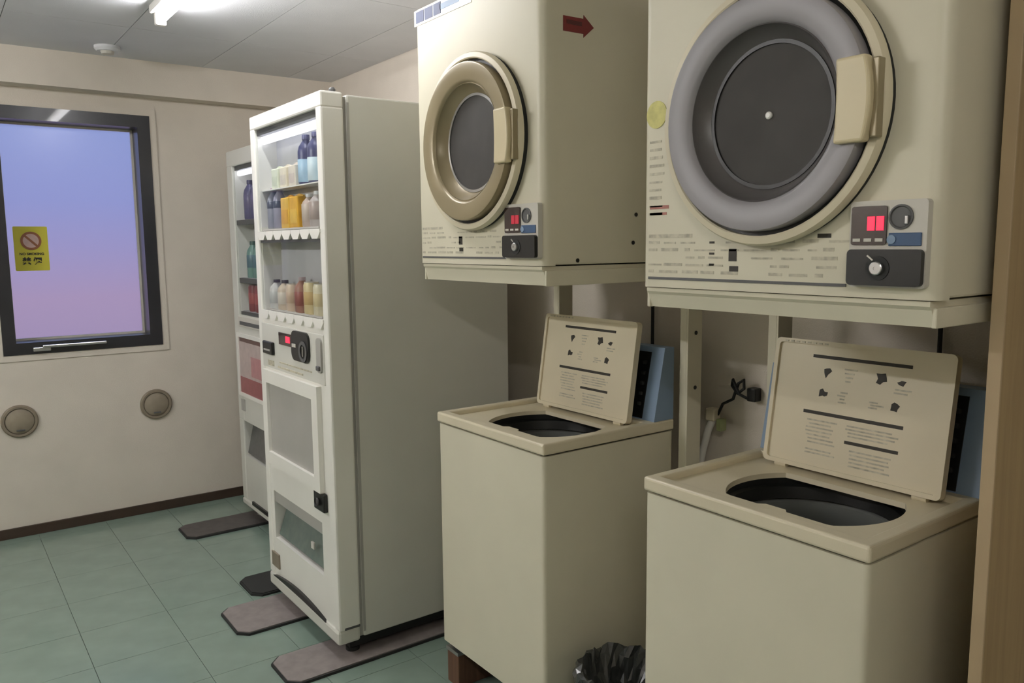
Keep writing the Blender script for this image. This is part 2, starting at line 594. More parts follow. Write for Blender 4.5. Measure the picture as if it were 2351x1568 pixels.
# ================================================================== PRODUCTS
def bottle(loc, r, h, body, cap, lab, label, group=None, labz=(0.28, 0.62), name='drink_bottle', contents=None):
    x, y, z = loc
    b = thing(name, label, 'bottle', loc, group)
    MB().lathe([(0, 0.0), (r * .92, 0.0), (r, 0.006), (r, h * .66), (r * .86, h * .76), (r * .42, h * .88), (r * .40, h * .91)], (x, y, z), 'z', 20, cap1=True).build('body', body, b, smooth=True)
    MB().lathe([(0, h * 1.0), (r * .44, h * 1.0), (r * .46, h * .98), (r * .46, h * .90), (0, h * .90)], (x, y, z), 'z', 16).build('cap', cap, b, smooth=True)
    if lab:
        MB().lathe([(r * 1.015, h * labz[0]), (r * 1.03, h * labz[0] + .001), (r * 1.03, h * labz[1] - .001), (r * 1.015, h * labz[1])], (x, y, z), 'z', 20).build('label_band', lab, b, smooth=True)
    return b


def can(loc, r, h, body, top, lab, label, group=None):
    x, y, z = loc
    b = thing('drink_can', label, 'can', loc, group)
    MB().lathe([(0, 0.002), (r * .86, 0.0), (r, 0.008), (r, h - 0.012), (r * .88, h - .002)], (x, y, z), 'z', 20).build('body', body, b, smooth=True)
    MB().lathe([(r * .88, h - .004), (r * .90, h), (r * .84, h), (r * .82, h - .004), (0, h - .004)], (x, y, z), 'z', 20).build('lid', top, b, smooth=True)
    if lab:
        MB().lathe([(r * 1.01, h * .3), (r * 1.025, h * .31), (r * 1.025, h * .69), (r * 1.01, h * .7)], (x, y, z), 'z', 20).build('label_band', lab, b, smooth=True)
    return b


def carton(loc, dy, dx, h, body, top, label, group=None):
    x, y, z = loc
    b = thing('drink_carton', label, 'carton', loc, group)
    B((x - dx / 2, y - dy / 2, z), (x + dx / 2, y + dy / 2, z + h), 0.004).build('body', body, b)
    B((x - dx / 2 - .0008, y - dy / 2 + .008, z + h * .15), (x - dx / 2, y + dy / 2 - .008, z + h * .6)).build('label_band', top, b)
    MB().prism([(y - dy / 2 + .004, z + h), (y + dy / 2 - .004, z + h), (y + dy / 2 - .004, z + h + .004), (y, z + h + .010), (y - dy / 2 + .004, z + h + .004)], 'x', x - .004, x + .004).build('fold', top, b)
    return b


# ================================================================== VENDING MACHINE (near)
V = thing('vending_machine', 'near white drink vending machine with glass display and coin panel', 'vending machine', (1.39, 2.7285, 0.0))
VX, VY0, VY1, VZ0, VZ1 = 1.031, 2.397, 3.060, 0.060, 1.878
VD = 1.109
B((1.120, VY0 + .002, VZ0 + .01), (1.744, VY1 - .002, VZ1 - 0.006), 0.006).build('cabinet', 'vend', V)
MB().ringprism([(VY0 + .010, VZ0 + .012), (VY1 - .010, VZ0 + .012), (VY1 - .010, VZ1 - .012), (VY0 + .010, VZ1 - .012)], [(VY0 + .035, VZ0 + .04), (VY1 - .035, VZ0 + .04), (VY1 - .035, VZ1 - .035), (VY0 + .035, VZ1 - .035)], 'x', 1.107, 1.121).build('door_gasket', 'grey', V)
# door frame pieces: outer slab with display opening and take-out opening
dy0, dy1, dz0, dz1 = 2.440, 3.012, 1.160, 1.826
py0, py1, pz0, pz1 = 2.520, 2.985, 0.268, 0.458
door = MB()
door.box((VX, VY0, dz1), (VD, VY1, VZ1), 0.007)
door.box((VX, VY0, VZ0 + .05), (VD, dy0, dz1 + .006), 0.007)
door.box((VX, dy1, VZ0 + .05), (VD, VY1, dz1 + .006), 0.007)
door.box((VX + .004, dy0 - .006, pz1), (VD, dy1 + .006, dz0))
door.box((VX + .004, dy0 - .006, VZ0 + .05), (VD, dy1 + .006, pz0))
door.box((VX + .004, dy0 - .006, pz0), (VD, py0, pz1))
door.box((VX + .004, py1, pz0), (VD, dy1 + .006, pz1))
D = door.build('door', 'vendw', V, smooth=False)
# display recess
bx = 1.122
ln = MB()
ln.box((bx - .008, dy0 - .004, dz0), (bx - .003, dy1 + .004, dz1))
ln.build('display_back', 'liner', V)
ln = MB()
ln.box((VX + .012, dy1 - .004, dz0), (bx - .008, dy1, dz1))
ln.box((VX + .012, dy0, dz0), (bx - .008, dy0 + .004, dz1))
ln.box((VX + .012, dy0 + .004, dz0), (bx - .008, dy1 - .004, dz0 + .004))
ln.build('display_side_liner', 'vendw', V)
B((VX + .010, dy0 + .004, dz1 - .022), (bx - .008, dy1 - .004, dz1 - .001)).build('lamp_cover', 'dgrey', V)
B((VX + .018, dy0 + .012, dz1 - .052), (VX + .040, dy1 - .012, dz1 - .024), 0.008).build('display_lamp', 'dispglow', V)
B((VX + .004, dy0 + .001, dz0 + .001), (VX + .007, dy1 - .001, dz1 - .001)).build('display_glass', 'glass', V)
SH = (1.606, 1.462, 1.166)
for z in SH[:2]:
    B((VX + .020, dy0 + .005, z - .004), (bx - .009, dy1 - .005, z)).build('shelf', 'vendw', V)
# selection strips with buttons
for z in (1.432, 1.140):
    s = B((VX + .006, dy0 + .003, z - .020), (VX + .019, dy1 - .003, z + .022)).build('button_strip', 'dgrey', V)
    for k in range(7):
        yc = 2.470 + 0.0835 * k
        MB().prism([(yc - .0410, z + .022), (yc + .0410, z + .022), (yc + .0410, z + .010), (yc + .022, z - .010), (yc - .022, z - .010), (yc - .0410, z + .010)], 'x', VX - .004, VX + .007).build('button', 'vendw', s)
    B((VX + .003, dy0 + .01, z + .024), (VX + .008, dy1 - .04, z + .030)).build('price_rail', 'grey', s)
# payment panel
pp = B((VX - .002, 2.436, 0.945), (VX + .006, 3.020, 1.112), 0.002).build('payment_panel', 'vend', V)
bs = B((VX - .014, 2.888, 0.998), (VX - .001, 2.988, 1.046), 0.004).build('bill_slot', 'black', pp)
B((VX - .0155, 2.905, 1.012), (VX - .0135, 2.970, 1.018)).build('slot_mouth', 'grey', bs)
dp = B((VX - .006, 2.706, 1.045), (VX - .001, 2.834, 1.090), 0.002).build('price_display', 'leddark', pp)
B((VX - .007, 2.722, 1.058), (VX - .0055, 2.762, 1.080)).build('red_digits', 'led', dp)
cp = MB().prism(rrect(2.548, 2.702, 1.004, 1.108, 0.030, 6), 'x', VX - .010, VX - .001).build('coin_plate', 'black', pp)
MB().lathe([(0.036, -.002), (0.036, 0), (0.024, 0), (0.024, -.002), (0.036, -.002)], (VX - .011, 2.592, 1.042), 'x', 28).build('coin_ring', 'dgrey', cp)
B((VX - .013, 2.588, 1.025), (VX - .010, 2.595, 1.060)).build('coin_slot', 'steel', cp)
B((VX - .012, 2.655, 1.050), (VX - .009, 2.690, 1.062)).build('lamp_window', 'silver', cp)
lv = MB().prism(rrect(2.446, 2.484, 0.985, 1.100, 0.016, 5), 'x', VX - .009, VX - .001).build('return_lever_plate', 'grey', pp)
B((VX - .016, 2.453, 0.992), (VX - .008, 2.477, 1.008), 0.003).build('return_lever', 'dgrey', lv)
B((VX - .004, 2.900, .955), (VX - .0015, 2.960, .975)).build('notice', 'inkgrey', pp)
B((VX - .004, 2.62, .955), (VX - .0015, 2.86, .962)).build('notice', 'inkgrey', pp)
B((VX - .004, 2.54, .975), (VX - .0015, 2.84, .980)).build('notice', 'inkgrey', pp)
# poster frame
po = [(2.482, .572), (2.998, .572), (2.998, .936), (2.482, .936)]
pi = [(2.530, .620), (2.966, .620), (2.966, .888), (2.530, .888)]
pf = MB().ringprism(po, pi, 'x', VX - .014, VX + .005).build('poster_frame', 'vendw', V)
B((VX - .002, 2.530, .620), (VX + .003, 2.966, .888)).build('poster_panel', 'grey', pf)
# lock
lk = B((VX - .012, 2.462, .508), (VX + .004, 2.548, .572), 0.004).build('lock_recess', 'black', V)
MB().lathe([(0.014, -.006), (0.014, 0), (0, 0)], (VX - .016, 2.505, .54), 'x', 20).build('lock_cylinder', 'dgrey', lk)
# take-out port
pr = MB()
pr.box((VD - .006, py0, pz0), (VD, py1, pz1))
pr.build('port_back', 'rubber', V)
fl = MB().prism([(VX + .060, pz1 - .046), (VX + .066, pz1 - .044), (VX + .022, pz0 + .012), (VX + .016, pz0 + .012)], 'y', py0 + .006, py1 - .006).build('port_flap', colour(98, 112, 106, .25), V)
B((VX + .008, py0 + .002, pz1 - .045), (VX + .016, py1 - .002, pz1 - .001)).build('port_upper_lip', 'grey', V)
B((VX + .010, py0 + .10, pz0 + .06), (VX + .018, py0 + .125, pz0 + .085), 0.002).build('flap_sticker', 'silver', fl)
B((VX - .002, 2.950, .146), (VX + .005, 3.028, .205), 0.002).build('name_plate', 'vent', V)
# kick panel with a crescent grip slot
kp = B((VX - .004, VY0 + .002, VZ0), (VD, VY1 - .002, VZ0 + .052), 0.010).build('kick_panel', 'vend', V)
cres = []
for k in range(21):
    t = k / 20
    cres.append((2.500 + .512 * t, .108 + .026 * math.sin(math.pi * t) ** 0.8))
for k in range(19, 0, -1):
    t = k / 20
    cres.append((2.500 + .512 * t, .108 + .004 * math.sin(math.pi * t)))
MB().prism(cres, 'x', VX - .006, VX + .006).build('grip_slot', 'black', kp)
for (fx, fy) in ((1.10, 2.45), (1.10, 3.00), (1.68, 2.45), (1.68, 3.00)):
    MB().lathe([(0, .0125), (.024, .0125), (.024, .026), (.012, .032), (.012, .075), (0, .075)], (fx, fy, 0), 'z', 16).build('foot', 'rubber', V, smooth=True)
MB().lathe([(0.011, 0), (0.011, .012), (.006, .018), (0, .018)], (1.085, 2.425, VZ1 - .002), 'z', 14).build('hinge_pin', 'dgrey', V)
B((1.120, VY0 + .0005, VZ0 + .03), (1.128, VY0 + .003, VZ1 - .03)).build('side_trim', 'grey', V)
B((VX + .045, VY0 + .022, .034), (1.73, VY1 - .022, VZ0 + .012)).build('base_frame', 'black', V)
B((VX + .02, VY0 - .001, VZ0 + .052), (VX + .075, VY0 + .004, VZ0 + .060)).build('hinge_plate', 'dgrey', V)

# products in the near machine
PXr = 1.079
CAPW = colour(238, 238, 240)
ROWY = [2.470 + 0.0835 * k for k in range(7)]
navy_c = colour(72, 74, 112)
for k in range(3):
    lab = ['cyan banded water bottle with navy top, nearest in the upper row of near machine',
           'white banded water bottle with navy top, second in the upper row of near machine',
           'pale blue banded water bottle with navy top, third in the upper row of near machine'][k]
    bottle((PXr, ROWY[k], SH[0]), .029, .165, navy_c, colour(90, 92, 130), [colour(128, 196, 226), colour(220, 236, 242), colour(176, 206, 228)][k], lab, 'water bottles in the upper display row', (0.04, 0.50))
for k, (c1, c2, nm) in enumerate(((colour(232, 222, 206), colour(222, 208, 196), 'cream'), (colour(238, 228, 204), colour(226, 216, 198), 'ivory'), (colour(226, 230, 206), colour(216, 222, 196), 'pale green'))):
    carton((PXr, ROWY[3 + k], SH[0]), .066, .045, .072, c1, c2, nm + ' short drink carton in the upper row of near machine', 'cartons in the upper display row')
# row two
for k in range(2):
    bottle((PXr, ROWY[k] , SH[1]), .029, .118, [colour(214, 214, 214), colour(196, 186, 182)][k], CAPW, [colour(180, 200, 216), colour(176, 158, 150)][k],
           ['pale bottle with blue band at the near end of the second row', 'pale bottle with brown band beside the yellow cartons'][k], 'pale bottles in the second display row', (.2, .7))
bottle((PXr, ROWY[2] - .012, SH[1]), .027, .112, colour(200, 180, 168), CAPW, colour(206, 190, 176), 'beige bottle directly beside the yellow cartons in second row', 'pale bottles in the second display row', (.2, .7))
for k in range(2):
    carton((PXr, ROWY[3] - .012 + .083 * k, SH[1]), .078, .052, .108, [colour(232, 178, 60), colour(236, 190, 74)][k], [colour(240, 196, 84), colour(226, 170, 54)][k],
           ['orange yellow carton in the second row, nearer of the two', 'orange yellow carton in the second row, beside the slim grey bottles'][k], 'yellow cartons in the second display row')
for k in range(2):
    bottle((PXr, 2.905 + .062 * k, SH[1]), .024, .152, [colour(150, 148, 162), colour(138, 140, 150)][k], colour(176, 150, 160), [colour(70, 78, 92), colour(78, 84, 96)][k],
           ['slim grey bottle with dark band next to the yellow cartons', 'slim grey bottle with dark band at the far end of second row'][k], 'slim grey bottles in the second display row', (.50, .66))
# row three
specs = [(colour(198, 188, 166), colour(96, 82, 60), colour(104, 86, 62), 'dark banded tall bottle at the near end of lowest row', 'b', .128),
         (colour(224, 214, 184), colour(216, 210, 196), colour(214, 196, 150), 'cream can second from the near end of lowest row', 'c', .108),
         (colour(226, 208, 160), colour(214, 208, 196), colour(206, 176, 120), 'golden cream can in the middle of the lowest row', 'c', .112),
         (colour(168, 124, 108), colour(196, 176, 180), colour(150, 92, 84), 'reddish brown bottle in the middle of the lowest row', 'b', .126),
         (colour(218, 196, 172), colour(214, 208, 196), colour(204, 178, 152), 'beige can beside the reddish brown bottle', 'c', .100),
         (colour(206, 190, 164), colour(60, 58, 52), colour(214, 206, 188), 'tan bottle with black cap in the lowest row', 'b', .110),
         (colour(204, 204, 198), colour(48, 48, 44), colour(186, 188, 182), 'pale grey bottle with black cap at the far end of lowest row', 'b', .110)]
for k, (c1, c2, c3, lab, kd, h) in enumerate(specs):
    if kd == 'b':
        bottle((PXr, ROWY[k], 1.1645), .028, h, c1, c2, c3, lab, 'drinks in the lowest display row', (.2, .6))
    else:
        can((PXr, ROWY[k], 1.1645), .028, h, c1, c2, c3, lab, 'drinks in the lowest display row')

# ================================================================== VENDING MACHINE (far)
F = thing('vending_machine', 'far white vending machine mostly hidden behind the near one', 'vending machine', (1.60, 3.645, 0.0))
FX, FY0, FY1, FZ0, FZ1 = 1.270, 3.140, 4.140, 0.060, 1.868
FD = 1.350
B((1.372, FY0 + .002, FZ0 + .01), (1.925, FY1 - .002, FZ1 - .006), .006).build('cabinet', 'vend', F)
MB().ringprism([(FY0 + .010, FZ0 + .012), (FY1 - .010, FZ0 + .012), (FY1 - .010, FZ1 - .012), (FY0 + .010, FZ1 - .012)], [(FY0 + .035, FZ0 + .04), (FY1 - .035, FZ0 + .04), (FY1 - .035, FZ1 - .035), (FY0 + .035, FZ1 - .035)], 'x', FD - .002, 1.374).build('door_gasket', 'dgrey', F)
gy0, gy1, gz0, gz1 = 3.215, 4.055, 1.060, 1.790
ty0, ty1, tz0, tz1 = 3.45, 4.075, .330, .512
door = MB()
door.box((FX, FY0, gz1), (FD, FY1, FZ1), .007)
door.box((FX, FY0, FZ0 + .03), (FD, gy0, gz1 + .006), .007)
door.box((FX, gy1, tz1), (FD, FY1, gz1 + .006), .007)
door.box((FX, ty1, FZ0 + .03), (FD, FY1, tz1 + .006), .007)
door.box((FX + .003, gy0 - .004, tz1), (FD, gy1 + .004, gz0))
door.box((FX + .003, gy0 - .004, FZ0 + .03), (FD, ty1 + .004, tz0))
door.box((FX + .003, gy0 - .004, tz0), (FD, ty0, tz1))
door.build('door', 'vend', F)
B((1.364, gy0, gz0), (1.369, gy1, gz1)).build('display_back', 'liner', F)
ln = MB()
ln.box((FX + .012, gy1 - .004, gz0), (1.364, gy1, gz1))
ln.box((FX + .012, gy0, gz0), (1.364, gy0 + .004, gz1))
ln.build('display_side_liner', 'vendw', F)
B((FX + .012, gy0 + .004, gz1 - .020), (1.364, gy1 - .004, gz1)).build('lamp_cover', 'dgrey', F)
B((FX + .018, gy0 + .02, gz1 - .046), (FX + .038, gy1 - .02, gz1 - .022), .006).build('display_lamp', 'dispglow', F)
B((FX + .004, gy0 + .001, gz0 + .001), (FX + .007, gy1 - .001, gz1 - .001)).build('display_glass', 'glass', F)
FS = (1.530, 1.245, 1.078)
for z in FS:
    s = B((FX + .022, gy0 + .005, z - .008), (1.363, gy1 - .005, z)).build('shelf', 'liner', F)
    B((FX + .010, gy0 + .005, z - .026), (FX + .021, gy1 - .005, z - .002)).build('button_strip', 'dgrey', F)
fp = B((FX - .004, 3.30, 1.000), (FX + .004, 4.060, 1.050), .002).build('price_strip', 'silver', F)
B((FX - .006, 3.32, 1.010), (FX - .003, 4.035, 1.028)).build('strip_print', 'dgrey', fp)
pf = MB().ringprism([(3.40, .645), (4.095, .645), (4.095, .965), (3.40, .965)], [(3.42, .663), (4.075, .663), (4.075, .947), (3.42, .947)], 'x', FX - .008, FX + .004).build('poster_frame', 'vendw', F)
ps = B((FX - .002, 3.42, .663), (FX + .003, 4.075, .947)).build('poster', colour(190, 172, 168), pf)
B((FX - .003, 3.45, .663), (FX - .0018, 4.072, .745)).build('poster_print', colour(150, 84, 88), ps)
B((FX - .003, 3.45, .760), (FX - .0018, 3.90, .860)).build('poster_print', colour(182, 128, 130), ps)
B((FX - .003, 3.42, .925), (FX - .0018, 4.06, .947)).build('poster_print', colour(96, 62, 58), ps)
B((FD - .006, ty0, tz0), (FD, ty1, tz1)).build('port_back', 'rubber', F)
MB().prism([(FX + .050, tz1 - .020), (FX + .056, tz1 - .020), (FX + .022, tz0 + .010), (FX + .016, tz0 + .010)], 'y', ty0 + .006, ty1 - .006).build('port_flap', colour(92, 92, 90, .25), F)
B((FX - .003, 4.035, .565), (FX + .004, 4.085, .625), .002).build('name_plate', 'grey', F)
B((FX - .004, FY0 + .002, FZ0), (FD, FY1 - .002, FZ0 + .032), .008).build('kick_panel', 'vend', F)
B((FX - .006, 3.30, FZ0 + .028), (FX + .004, 3.98, FZ0 + .046)).build('grip_slot', 'black', F)
for (fx, fy) in ((1.33, 3.20), (1.33, 4.03), (1.86, 3.20), (1.86, 4.03)):
    MB().lathe([(0, .0125), (.024, .0125), (.024, .026), (.012, .032), (.012, .075), (0, .075)], (fx, fy, 0), 'z', 16).build('foot', 'steel', F, smooth=True)
ORD = ['first', 'second', 'third', 'fourth', 'fifth', 'sixth', 'seventh', 'eighth']
for k in range(8):
    w_ = ORD[k] + ' from back wall'
    y = 3.962 - .090 * k
    bottle((1.325, y, FS[0]), .032, .190, colour(86, 84, 122), colour(60, 58, 90), colour(98, 92, 128), 'dark blue bottle in far machine top row, ' + w_, 'blue bottles of the far machine')
    bottle((1.325, y, FS[1]), .031, .180, colour(112, 150, 140), colour(66, 100, 92), colour(84, 118, 130), 'green bottle in far machine middle row, ' + w_, 'green bottles of the far machine')
    can((1.325, y, FS[2]), .031, .132, colour(140, 64, 70), colour(150, 120, 124), colour(170, 84, 84), 'dark red can in far machine lowest row, ' + w_, 'red cans of the far machine')


# ================================================================== FLOOR PLATES
def chamfer(x0, x1, y0, y1, c):
    return [(x0 + c, y0), (x1, y0), (x1, y1), (x0 + c, y1), (x0, y1 - c), (x0, y0 + c)]


for (x0, x1, y0, y1, m, lab) in ((.838, 1.74, 2.350, 2.560, 'plate', 'grey floor plate under the near vending machine, closest to the washers'),
                                 (.815, 1.74, 2.780, 3.040, 'plate', 'grey floor plate with clipped corners under far side of near vending machine'),
                                 (.965, 1.90, 3.075, 3.290, 'rubber', 'black floor plate under the gap between the vending machines'),
                                 (.925, 1.90, 3.895, 4.115, 'plated', 'dark grey floor plate under the far vending machine by back wall')):
    o = thing('floor_plate', lab, 'floor plate', ((x0 + x1) / 2, (y0 + y1) / 2, 0.0), 'plates under the vending machines')
    MB().prism(chamfer(x0, x1, y0, y1, .035), 'z', 0.0002, 0.009).build('base_slab', 'rubber', o)
    MB().prism(chamfer(x0 + .006, x1, y0 + .006, y1 - .006, .033), 'z', 0.009, 0.0124).build('top_sheet', m, o)


# ================================================================== WASHERS
def washer(y0, label, blocks):
    X0, X1 = 1.2525, 1.745
    y1 = y0 + .530
    z0, zt = 0.120, 0.8855
    yc = (y0 + y1) / 2
    w = thing('washing_machine', label, 'washing machine', ((X0 + X1) / 2, yc, z0 if blocks else 0.0))
    zs = 0.852
    body = MB()
    # open-topped cabinet: four panels and a bottom
    body.ringprism(rrect(X0 + .004, X1, y0 + .003, y1 - .003, .012), rrect(X0 + .012, X1 - .008, y0 + .011, y1 - .011, .008), 'z', z0 + .03, zs - .002)
    body.prism(rrect(X0 + .004, X1, y0 + .003, y1 - .003, .012), 'z', z0 + .022, z0 + .030)
    body.build('cabinet', 'cream', w, smooth=True)
    B((X0 + .030, y0 + .02, z0 + .002), (X1 - .02, y1 - .02, z0 + .022)).build('base_frame', 'rubber', w)
    # deck: outer rim, recess floor with tub opening
    rim = MB()
    N = 64
    c = (1.462, yc - .020)
    O = [rect_ray(c, X0, X1, y0, y1, 2 * math.pi * k / N) for k in range(N)]

    def snap(pts, x0, x1, a, b):
        for (qx, qy) in ((x0, a), (x1, a), (x1, b), (x0, b)):
            k = min(range(len(pts)), key=lambda i: (pts[i][0] - qx) ** 2 + (pts[i][1] - qy) ** 2)
            pts[k] = (qx, qy)
        return pts
    rx0, rx1, ry0, ry1 = X0 + .034, 1.640, y0 + .030, y1 - .026
    O = snap(O, X0, X1, y0, y1)
    I = snap([rect_ray(c, rx0, rx1, ry0, ry1, 2 * math.pi * k / N) for k in range(N)], rx0, rx1, ry0, ry1)
    rim.ringprism(O, I, 'z', zs + .002, zt)
    ob = rim.build('top_deck', 'cream2', w)
    bv = ob.modifiers.new('soft_edges', 'BEVEL')
    bv.width = .006
    bv.segments = 3
    bv.limit_method = 'ANGLE'

    def hole(a):
        dx, dy = math.cos(a), math.sin(a)
        r = .176
        t = r
        if dx > 1e-6: t = min(t, .108 / dx)
        if dx < -1e-6:
            lim = .128
            # the little grip tab at the front edge
            yy = dy / -dx * lim
            if abs(yy - .012) < .030:
                lim = .116
            t = min(t, lim / -dx)
        return (c[0] + dx * t, c[1] + dy * t)
    Hh = [hole(2 * math.pi * k / 96) for k in range(96)]
    R2 = snap([rect_ray(c, rx0 - .002, rx1 + .002, ry0 - .002, ry1 + .002, 2 * math.pi * k / 96) for k in range(96)], rx0 - .002, rx1 + .002, ry0 - .002, ry1 + .002)
    MB().ringprism(R2, Hh, 'z', zs + .006, zs + .018).build('lid_recess', 'cream2', w)
    # tub
    tr = MB().lathe([(.180, -.010), (.180, -.026), (.172, -.030), (.168, -.056)], (c[0], c[1], zs + .016), 'z', 48).build('tub_ring', 'tubrim', w, smooth=True)
    tb = MB().lathe([(.182, -.010), (.182, -.050), (.176, -.056), (.174, -.085), (.180, -.095), (.176, -.36), (.05, -.38), (.03, -.34), (0, -.335)], (c[0], c[1], zs + .004), 'z', 48).build('tub', 'tub', w, smooth=True)
    MB().lathe([(.179, -.120), (.174, -.124), (.174, -.134), (.178, -.138)], (c[0], c[1], zs + .004), 'z', 48).build('tub_band', 'ring_grey', tb, smooth=True)
    # lid, leaning back
    lw0, lw1 = y0 + .052, y0 + .472
    ang = math.radians(8.5)
    HX, HZ, LH = 1.600, zs + .028, .296
    mx = Matrix.Translation((HX, 0, HZ)) @ Matrix.Rotation(ang, 4, 'Y')

    def onlid(mb):
        return mb.transform(mx)
    lid = onlid(MB().prism(rrect(lw0, lw1, 0, LH, .012), 'x', 0.006, .020)).build('lid', 'cream2', w)
    ro = rrect(lw0, lw1, 0, LH, .012)
    ri = rrect(lw0 + .010, lw1 - .010, .010, LH - .010, .008)
    onlid(MB().ringprism(ro, ri, 'x', 0, .0065)).build('lid_rim', 'cream2', lid)
    # print on the lid (seen from the front): u runs from the far edge to the near edge
    W = lw1 - lw0

    def P(b, u0, u1, v0, v1, d=.0054):
        b.box((d, lw1 - u1 * W, v0 * LH), (.0062, lw1 - u0 * W, v1 * LH))
    for q in ((.235, .785, .868, .893), (.215, .775, .432, .458), (.475, .765, .252, .276)):
        b = MB()
        P(b, *q)
        onlid(b).build('heading_bar', 'ink', lid)
    rng = random.Random(3)
    for (u, v, r) in ((.33, .765, .026), (.635, .770, .028), (.32, .60, .024), (.72, .58, .020), (.74, .76, .018)):
        n = 9
        pts = []
        for k in range(n):
            a = 2 * math.pi * k / n
            rr = r * rng.uniform(.25, .75)
            pts.append((lw1 - u * W + rr * .8 * math.cos(a), v * LH + rr * .8 * math.sin(a)))
        onlid(MB().prism(pts, 'x', .0054, .0062)).build('pictogram', 'ink', lid)
    b = MB()
    for (u0, u1, v0, v1, n) in ((.42, .52, .70, .82, 4), (.40, .50, .54, .64, 4), (.58, .68, .54, .60, 3), (.69, .80, .67, .72, 2), (.24, .44, .20, .40, 7), (.25, .44, .12, .17, 2), (.47, .76, .30, .40, 4), (.50, .76, .08, .22, 5)):
        for k in range(n):
            v = v1 - (v1 - v0) * (k + .5) / n
            P(b, u0 + rng.uniform(0, .02), u1 - rng.uniform(0, .06), v - .006, v + .006)
    onlid(b).build('instruction_lines', 'inkgrey', lid)['kind'] = 'stuff'
    b = MB()
    for k in range(8):
        P(b, .06 + .035 * k, .08 + .035 * k, .972, .985, .0)
    onlid(b.transform(Matrix.Translation((-.0015, 0, 0)))).build('rim_marks', 'inkgrey', lid)['kind'] = 'stuff'
    for yy in (lw0 + .03, lw1 - .06):
        MB().lathe([(0, 0), (.008, 0), (.008, .03), (0, .03)], (HX + .012, yy, HZ - .004), 'y', 14).build('hinge', 'cream2', lid, smooth=True)
    # console behind the lid
    zc = zt
    cs = MB().prism([(1.664, zc), (1.744, zc), (1.744, zc + .212), (1.706, zc + .212)], 'y', y0 + .004, y1 - .004).build('console', 'blue', w)
    sl = Matrix.Identity(4)
    MB().prism([(1.6625, zc + .004), (1.6665, zc + .004), (1.7045, zc + .196), (1.7000, zc + .196)], 'y', y0 + .052, y1 - .040).build('control_panel', 'black', cs)
    MB().prism([(1.6615, zc + .030), (1.6680, zc + .030), (1.6980, zc + .180), (1.6930, zc + .180)], 'y', y1 - .034, y1 - .020).build('console_stripe', 'navy', cs)
    b = MB()
    for k in range(5):
        t = .2 + .15 * k
        xx = 1.6625 + .0375 * t
        b.box((xx - .006, y0 + .062, zc + .200 * t), (xx + .004, y0 + .074, zc + .200 * t + .010), .002)
    b.build('control_keys', 'rubber', cs)['kind'] = 'stuff'
    if blocks:
        pass
    else:
        for (fx, fy) in ((X0 + .06, y0 + .05), (X0 + .06, y1 - .05), (X1 - .05, y0 + .05), (X1 - .05, y1 - .05)):
            MB().lathe([(0, 0), (.026, 0), (.026, .016), (.014, .022), (.014, z0 + .004), (0, z0 + .004)], (fx, fy, 0), 'z', 18).build('foot', 'rubber', w, smooth=True)
    return w


washer(0.690, 'near cream top-loading washer with open lid, beside the brown partition', False)
washer(1.576, 'cream top-loading washer with open lid, beside the vending machine', True)
for (ya, yb, lab) in ((2.030, 2.096, 'brown wooden block propping up the vending-side washer'), (1.586, 1.652, 'brown wooden block under the near side of the middle washer')):
    o = thing('wooden_block', lab, 'block', (1.50, (ya + yb) / 2, 0))
    B((1.268, ya, 0.0002), (1.73, yb, .108), .003).build('timber', 'block', o)
    B((1.264, ya - .002, .108), (1.36, yb + .002, .1195), .001).build('metal_shim', 'steel', o)


